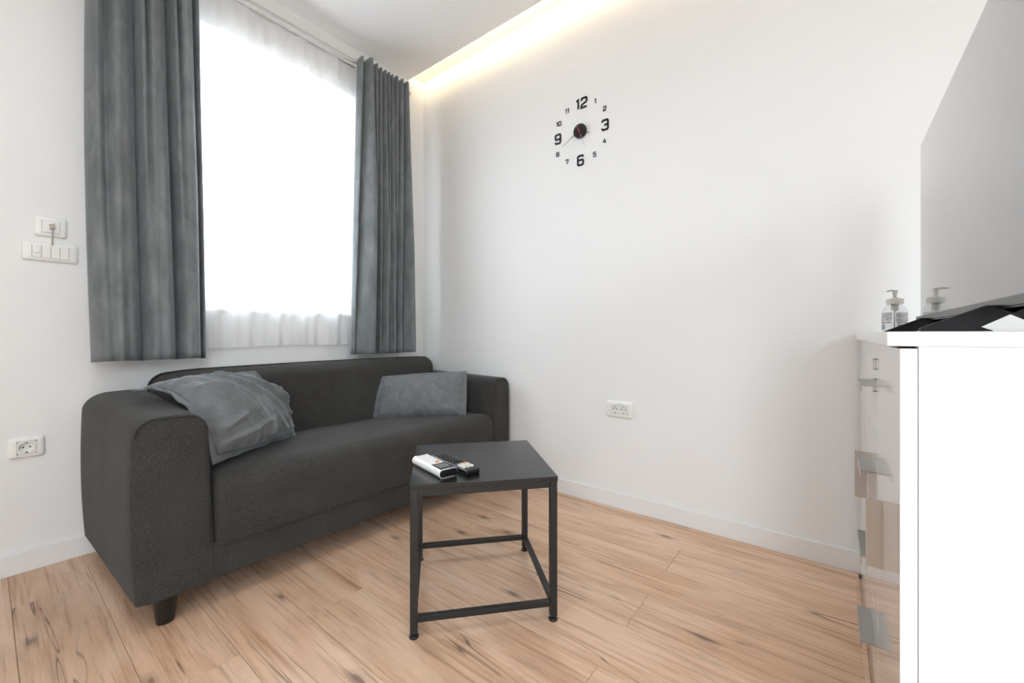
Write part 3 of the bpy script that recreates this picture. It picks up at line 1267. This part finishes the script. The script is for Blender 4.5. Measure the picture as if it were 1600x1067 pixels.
def face_with_hole(cx, cz, w, hh, r, seg=32):
    """front module with round hole, local"""
    b1 = bmesh.new()
    outer, inner, back = [], [], []
    for i in range(seg):
        a_ = 2 * math.pi * (i + .5) / seg
        ca, sa = math.cos(a_), math.sin(a_)
        k = 1 / max(abs(ca) / (w / 2), abs(sa) / (hh / 2))
        outer.append(b1.verts.new((cx + ca * k, -.0122, cz + sa * k)))
        back.append(b1.verts.new((cx + ca * k, -.0012, cz + sa * k)))
        inner.append(b1.verts.new((cx + ca * r, -.0122, cz + sa * r)))
    for i in range(seg):
        j = (i + 1) % seg
        b1.faces.new((outer[i], outer[j], inner[j], inner[i]))
        b1.faces.new((outer[i], back[i], back[j], outer[j]))
    return b1


def carve(root, cx, cz, w, hh, r):
    obj('socket_face', face_with_hole(cx, cz, w, hh, r * 1.06), M['plate'], root)
    schuko(root, cx, cz, r)


# low socket on the window wall, left edge of the picture
s1 = plate('power_socket', 'white wall socket with one round outlet low on the window wall', 'socket', 'L', -1.829, .447, .087, .074, .0470, .0462, 'wall power sockets')
insert(s1, -.023, .023, -.0225, .0225)
carve(s1, 0, 0, .0455, .0445, .0190)
# socket on the clock wall
s2 = plate('power_socket', 'white double wall socket on the clock wall beside the sofa arm', 'socket', 'R', -1.471, .486, .139, .080, .0915, .0462, 'wall power sockets')
insert(s2, -.045, .045, -.0225, .0225)
carve(s2, -.0225, 0, .0445, .0445, .0180)
carve(s2, .0225, 0, .0445, .0445, .0180)
# four-gang switch
sw = plate('light_switch', 'wide white four-gang wall switch beside the left curtain', 'switch', 'L', -1.771, 1.158, .142, .070, .0930, .0460)
insert(sw, -.046, .046, -.0225, .0225)
for k in range(4):
    x0 = -.0455 + k * .0230
    key = obj('switch_key', nbox(x0, x0 + .0222, -.0138, -.0012, -.0222, .0222, .0010, 2), M['plate'], sw)
    if k == 0:
        obj('dimmer_knob', cyl(bmesh.new(), (x0 + .011, -.0160, 0), (0, 1, 0), .0085, .0085, .005, 24, .001), M['plate'], key, True, 40)
        obj('mark', nbox(x0 + .010, x0 + .012, -.0142, -.0137, .0150, .0168), M['groove'], key)
    if k == 3:
        obj('indicator', nbox(x0 + .009, x0 + .014, -.0142, -.0137, -.010, -.0085), M['label'], key)
# thermostat or antenna outlet above it
an = plate('antenna_outlet', 'white wall outlet with a plug and short cable above the light switch', 'outlet', 'L', -1.771, 1.252, .082, .074, .0460, .0455)
insert(an, -.0225, .0225, -.0222, .0222)
obj('outlet_face', nbox(-.0222, .0222, -.0128, -.0012, -.0220, .0220, .0008, 1), M['plate'], an)
b1 = bmesh.new()
cyl(b1, (.002, -.014, -.001), (0, 1, 0), .0105, .0105, .004, 28, .0008)
obj('socket_ring', b1, M['plate'], an, True, 40)
b1 = bmesh.new()
tube(b1, [(.002 + .0065 * math.cos(t / 16 * 2 * math.pi), -.018, .004 + .0055 * math.sin(t / 16 * 2 * math.pi)) for t in range(16)], .0012, 6, True)
obj('contact_ring', b1, M['brass'], an, True)
pl = obj('plug', nbox(-.004, .008, -.034, -.0155, -.0105, .002, .0018, 2), M['cable'], an)
tube_pts = [(.002, -.030, -.008), (.0025, -.031, -.018), (.003, -.026, -.034), (.003, -.019, -.055), (.003, -.0165, -.068)]
obj('cable', tube(bmesh.new(), tube_pts, .0022, 8), M['cable'], an, True)
obj('screw', cyl(bmesh.new(), (.008, -.0132, .013), (0, 1, 0), .0016, .0016, .001, 12), M['groove'], an)

# ------------------------------------------------------------------ sideboard
FY = -2.377                      # front plane, faces the sofa
EX = -1.108                      # near end
BY = FY - .46
TOP = .8556
sb = tag(empty('sideboard', (-.56, FY - .23, 0)), 'white high-gloss sideboard with two doors and four drawers', 'sideboard')
SO = sb.location


def spart(name, x0, x1, y0, y1, z0, z1, m, bev=.0008, par=None):
    bm_ = nbox(x0 - SO.x, x1 - SO.x, y0 - SO.y, y1 - SO.y, z0, z1, bev, 2)
    return obj(name, bm_, M[m], par or sb)


CF = FY - .019
TZ = .834
FX = -.0125
spart('top_panel', EX - .0, FX, BY, FY + .014, TZ, TOP, 'white_gloss', .0015)
spart('side_panel', EX, EX + .018, BY, CF - .0005, .0, TZ, 'white_gloss')
spart('side_panel', FX - .018, FX, BY, CF - .0005, .0, TZ, 'white_gloss')
spart('back_panel', EX + .018, FX - .018, BY, BY + .008, .0, TZ, 'white_gloss')
spart('bottom_panel', EX + .018, FX - .018, BY + .008, CF - .002, .045, .063, 'white_gloss')
spart('plinth', EX + .018, FX - .018, CF - .020, CF - .004, 0, .0445, 'white_gloss')
G = .0016
XA, XB = -.377, -.742
FT, FB = TZ - .003, .004


def handle_h(par, x0, x1, z):
    """horizontal hook profile: plate out, lip down"""
    b1 = bmesh.new()
    pts = [(0, 0), (.027, 0), (.027, -.017), (.0245, -.017), (.0245, -.0045), (0, -.0045)]
    slab_outline(b1, pts, x1 - x0, lambda a_, b_, d: Vector((x0 + d - SO.x, FY + a_ - SO.y, z + b_)))
    return obj('handle', b1, M['handle'], par)


def handle_v(par, x, z0, z1, sgn):
    b1 = bmesh.new()
    pts = [(0, 0), (.026, 0), (.026, sgn * .017), (.0235, sgn * .017), (.0235, sgn * .0035), (0, sgn * .0035)]
    slab_outline(b1, pts, z1 - z0, lambda a_, b_, d: Vector((x + b_ - SO.x, FY + a_ - SO.y, z0 + d)))
    return obj('handle', b1, M['handle'], par)


d1 = spart('door', XA + G, FX - .001, CF, FY, FB, FT, 'white_gloss')
handle_v(d1, -.338, .372, .508, 1)
d2 = spart('door', EX + .001, XB - G, CF, FY, FB, FT, 'white_gloss')
handle_v(d2, -.848, .393, .527, -1)
dz = (FT - FB) / 4
for k in range(4):
    z1 = FT - dz * k
    dr = spart('drawer', XB + G, XA - G, CF, FY, z1 - dz + .003, z1, 'white_gloss')
    hz = (.738, .541, .345, .150)[k]
    handle_h(dr, -.690, -.530, hz)
    if k == 0:
        for za, zb in ((.772, .798), (.722, .752)):
            b1 = bmesh.new()
            for (y0, y1, z0, z1_) in ((0, .0045, za, za + .003), (0, .0045, zb - .003, zb), (0, .001, za, zb), (.0035, .0045, za, zb)):
                box(b1, -.686 - SO.x, -.680 - SO.x, FY + y0 - SO.y, FY + y1 - SO.y, z0, z1_)
            obj('latch', b1, M['handle'], dr)

# ------------------------------------------------------------------ television
TX0, TX1, TYF = -1.216, -.396, -2.484
tvo = tag(empty('television', (-.80, TYF - .02, TOP)), 'large flat black television with glossy screen on the sideboard', 'television')
TO = tvo.location


def tpart(name, x0, x1, y0, y1, z0, z1, m, bev=.001, par=None):
    return obj(name, nbox(x0 - TO.x, x1 - TO.x, y0 - TO.y, y1 - TO.y, z0 - TO.z, z1 - TO.z, bev, 2), M[m], par or tvo)


tpart('housing', TX0, TX1, TYF - .030, TYF - .002, .892, 1.356, 'tv', .003)
tpart('rear_bulge', TX0 + .12, TX1 - .12, TYF - .065, TYF - .0302, .91, 1.20, 'tv', .008)
tpart('screen', TX0 + .0015, TX1 - .0015, TYF - .0018, TYF, .9005, 1.3545, 'screen', 0)
ch = tpart('bottom_bezel', TX0, TX1, TYF - .0015, TYF + .009, .886, .9000, 'tv', .0015)
obj('emblem', nbox(-.84 - TO.x, -.78 - TO.x, TYF - .010 - TO.y, TYF + .004 - TO.y, .878 - TO.z, .8858 - TO.z, .001, 1), M['handle'], ch)
for fx in (-.56, -1.08):
    b1 = bmesh.new()
    # inverted V: front and rear prong joined at the top
    yc, zt = TYF - .003, .891
    for sg in (1, -1):
        tipy = yc + sg * .086
        P4 = [(yc - sg * .020, zt), (yc + sg * .022, zt), (tipy, TOP + .0050), (tipy, TOP + .0003), (tipy - sg * .050, TOP + .0003)]
        slab_outline(b1, P4, .020, lambda a_, b_, d: Vector((fx - .010 + d - TO.x, a_ - TO.y - (.004 if sg < 0 else 0), b_ - TO.z)))
    obj('stand_foot', b1, M['tvfoot'], tvo)

# ------------------------------------------------------------------ pump bottle
bx, by = -.300, -2.442
bt = tag(empty('pump_bottle', (bx, by, TOP), R(-12)), 'clear plastic pump bottle with printed label beside the television', 'bottle')
b1 = bmesh.new()
lathe(b1, [(.033, .0003), (.0375, .003), (.039, .008), (.039, .060), (.0365, .069), (.030, .0775), (.021, .0825), (.0145, .0845), (.0145, .090)], 40, 1, .72)
obj('bottle_body', b1, M['clear'], bt, True, 45)
b1 = bmesh.new()
lathe(b1, [(.0145, .0845), (.0195, .0850), (.0195, .0985), (.0185, .1000), (.012, .1012), (.0085, .1035)], 32)
obj('pump_collar', b1, M['pump'], bt, True, 40)
b1 = bmesh.new()
lathe(b1, [(.0042, .1035), (.0048, .112), (.0066, .1225), (.0068, .1255), (.005, .1262)], 20)
obj('pump_head', b1, M['pump'], bt, True, 40)
b1 = bmesh.new()
sp = [Vector((0, 0, .1235)), Vector((-.012, .004, .1242)), Vector((-.024, .008, .1236)), Vector((-.034, .0115, .1212))]
tube(b1, sp, .0028, 10)
obj('spout', b1, M['pump'], bt, True)
obj('dip_tube', cyl(bmesh.new(), (0, 0, .045), (0, 0, 1), .0028, .0028, .080, 12), M['pump'], bt, True)
b1 = bmesh.new()
lathe(b1, [(.0065, .066), (.0085, .067), (.0085, .084), (.0065, .0845)], 20)
obj('pump_chamber', b1, M['pump'], bt, True)


def wrap(bm_, a0, a1, z0, z1, off, n=10):
    g = []
    for i in range(n + 1):
        a_ = R(a0 + (a1 - a0) * i / n)
        x, y = (.039 + off) * math.cos(a_), (.039 * .72 + off) * math.sin(a_)
        g.append((bm_.verts.new((x, y, z0)), bm_.verts.new((x, y, z1))))
    for p, q in zip(g, g[1:]):
        bm_.faces.new((p[0], q[0], q[1], p[1]))


for a0, a1 in ((190, 262), (100, 182)):
    b1 = bmesh.new()
    wrap(b1, a0, a1, .006, .061, .0004, 14)
    lb = obj('label', b1, M['label'], bt, True)
    b1 = bmesh.new()
    random.seed(int(a0))
    z = .058
    while z > .034:
        a_ = a0 + 5
        while a_ < a1 - 8:
            l_ = random.uniform(3, 9)
            if random.random() < .88:
                wrap(b1, a_, min(a_ + l_, a1 - 4), z - .0009, z, .0008, 2)
            a_ += l_ + 1.2
        z -= .0021
    wrap(b1, a0 + 6, a1 - 8, .0295, .0318, .0008, 8)
    a_ = a0 + 10
    while a_ < a0 + 44:
        l_ = random.choice((.6, 1.0, 1.6))
        wrap(b1, a_, a_ + l_, .012, .026, .0008, 1)
        a_ += l_ + random.choice((.6, 1.1))
    obj('print', b1, M['ink'], lb)['kind'] = 'stuff'
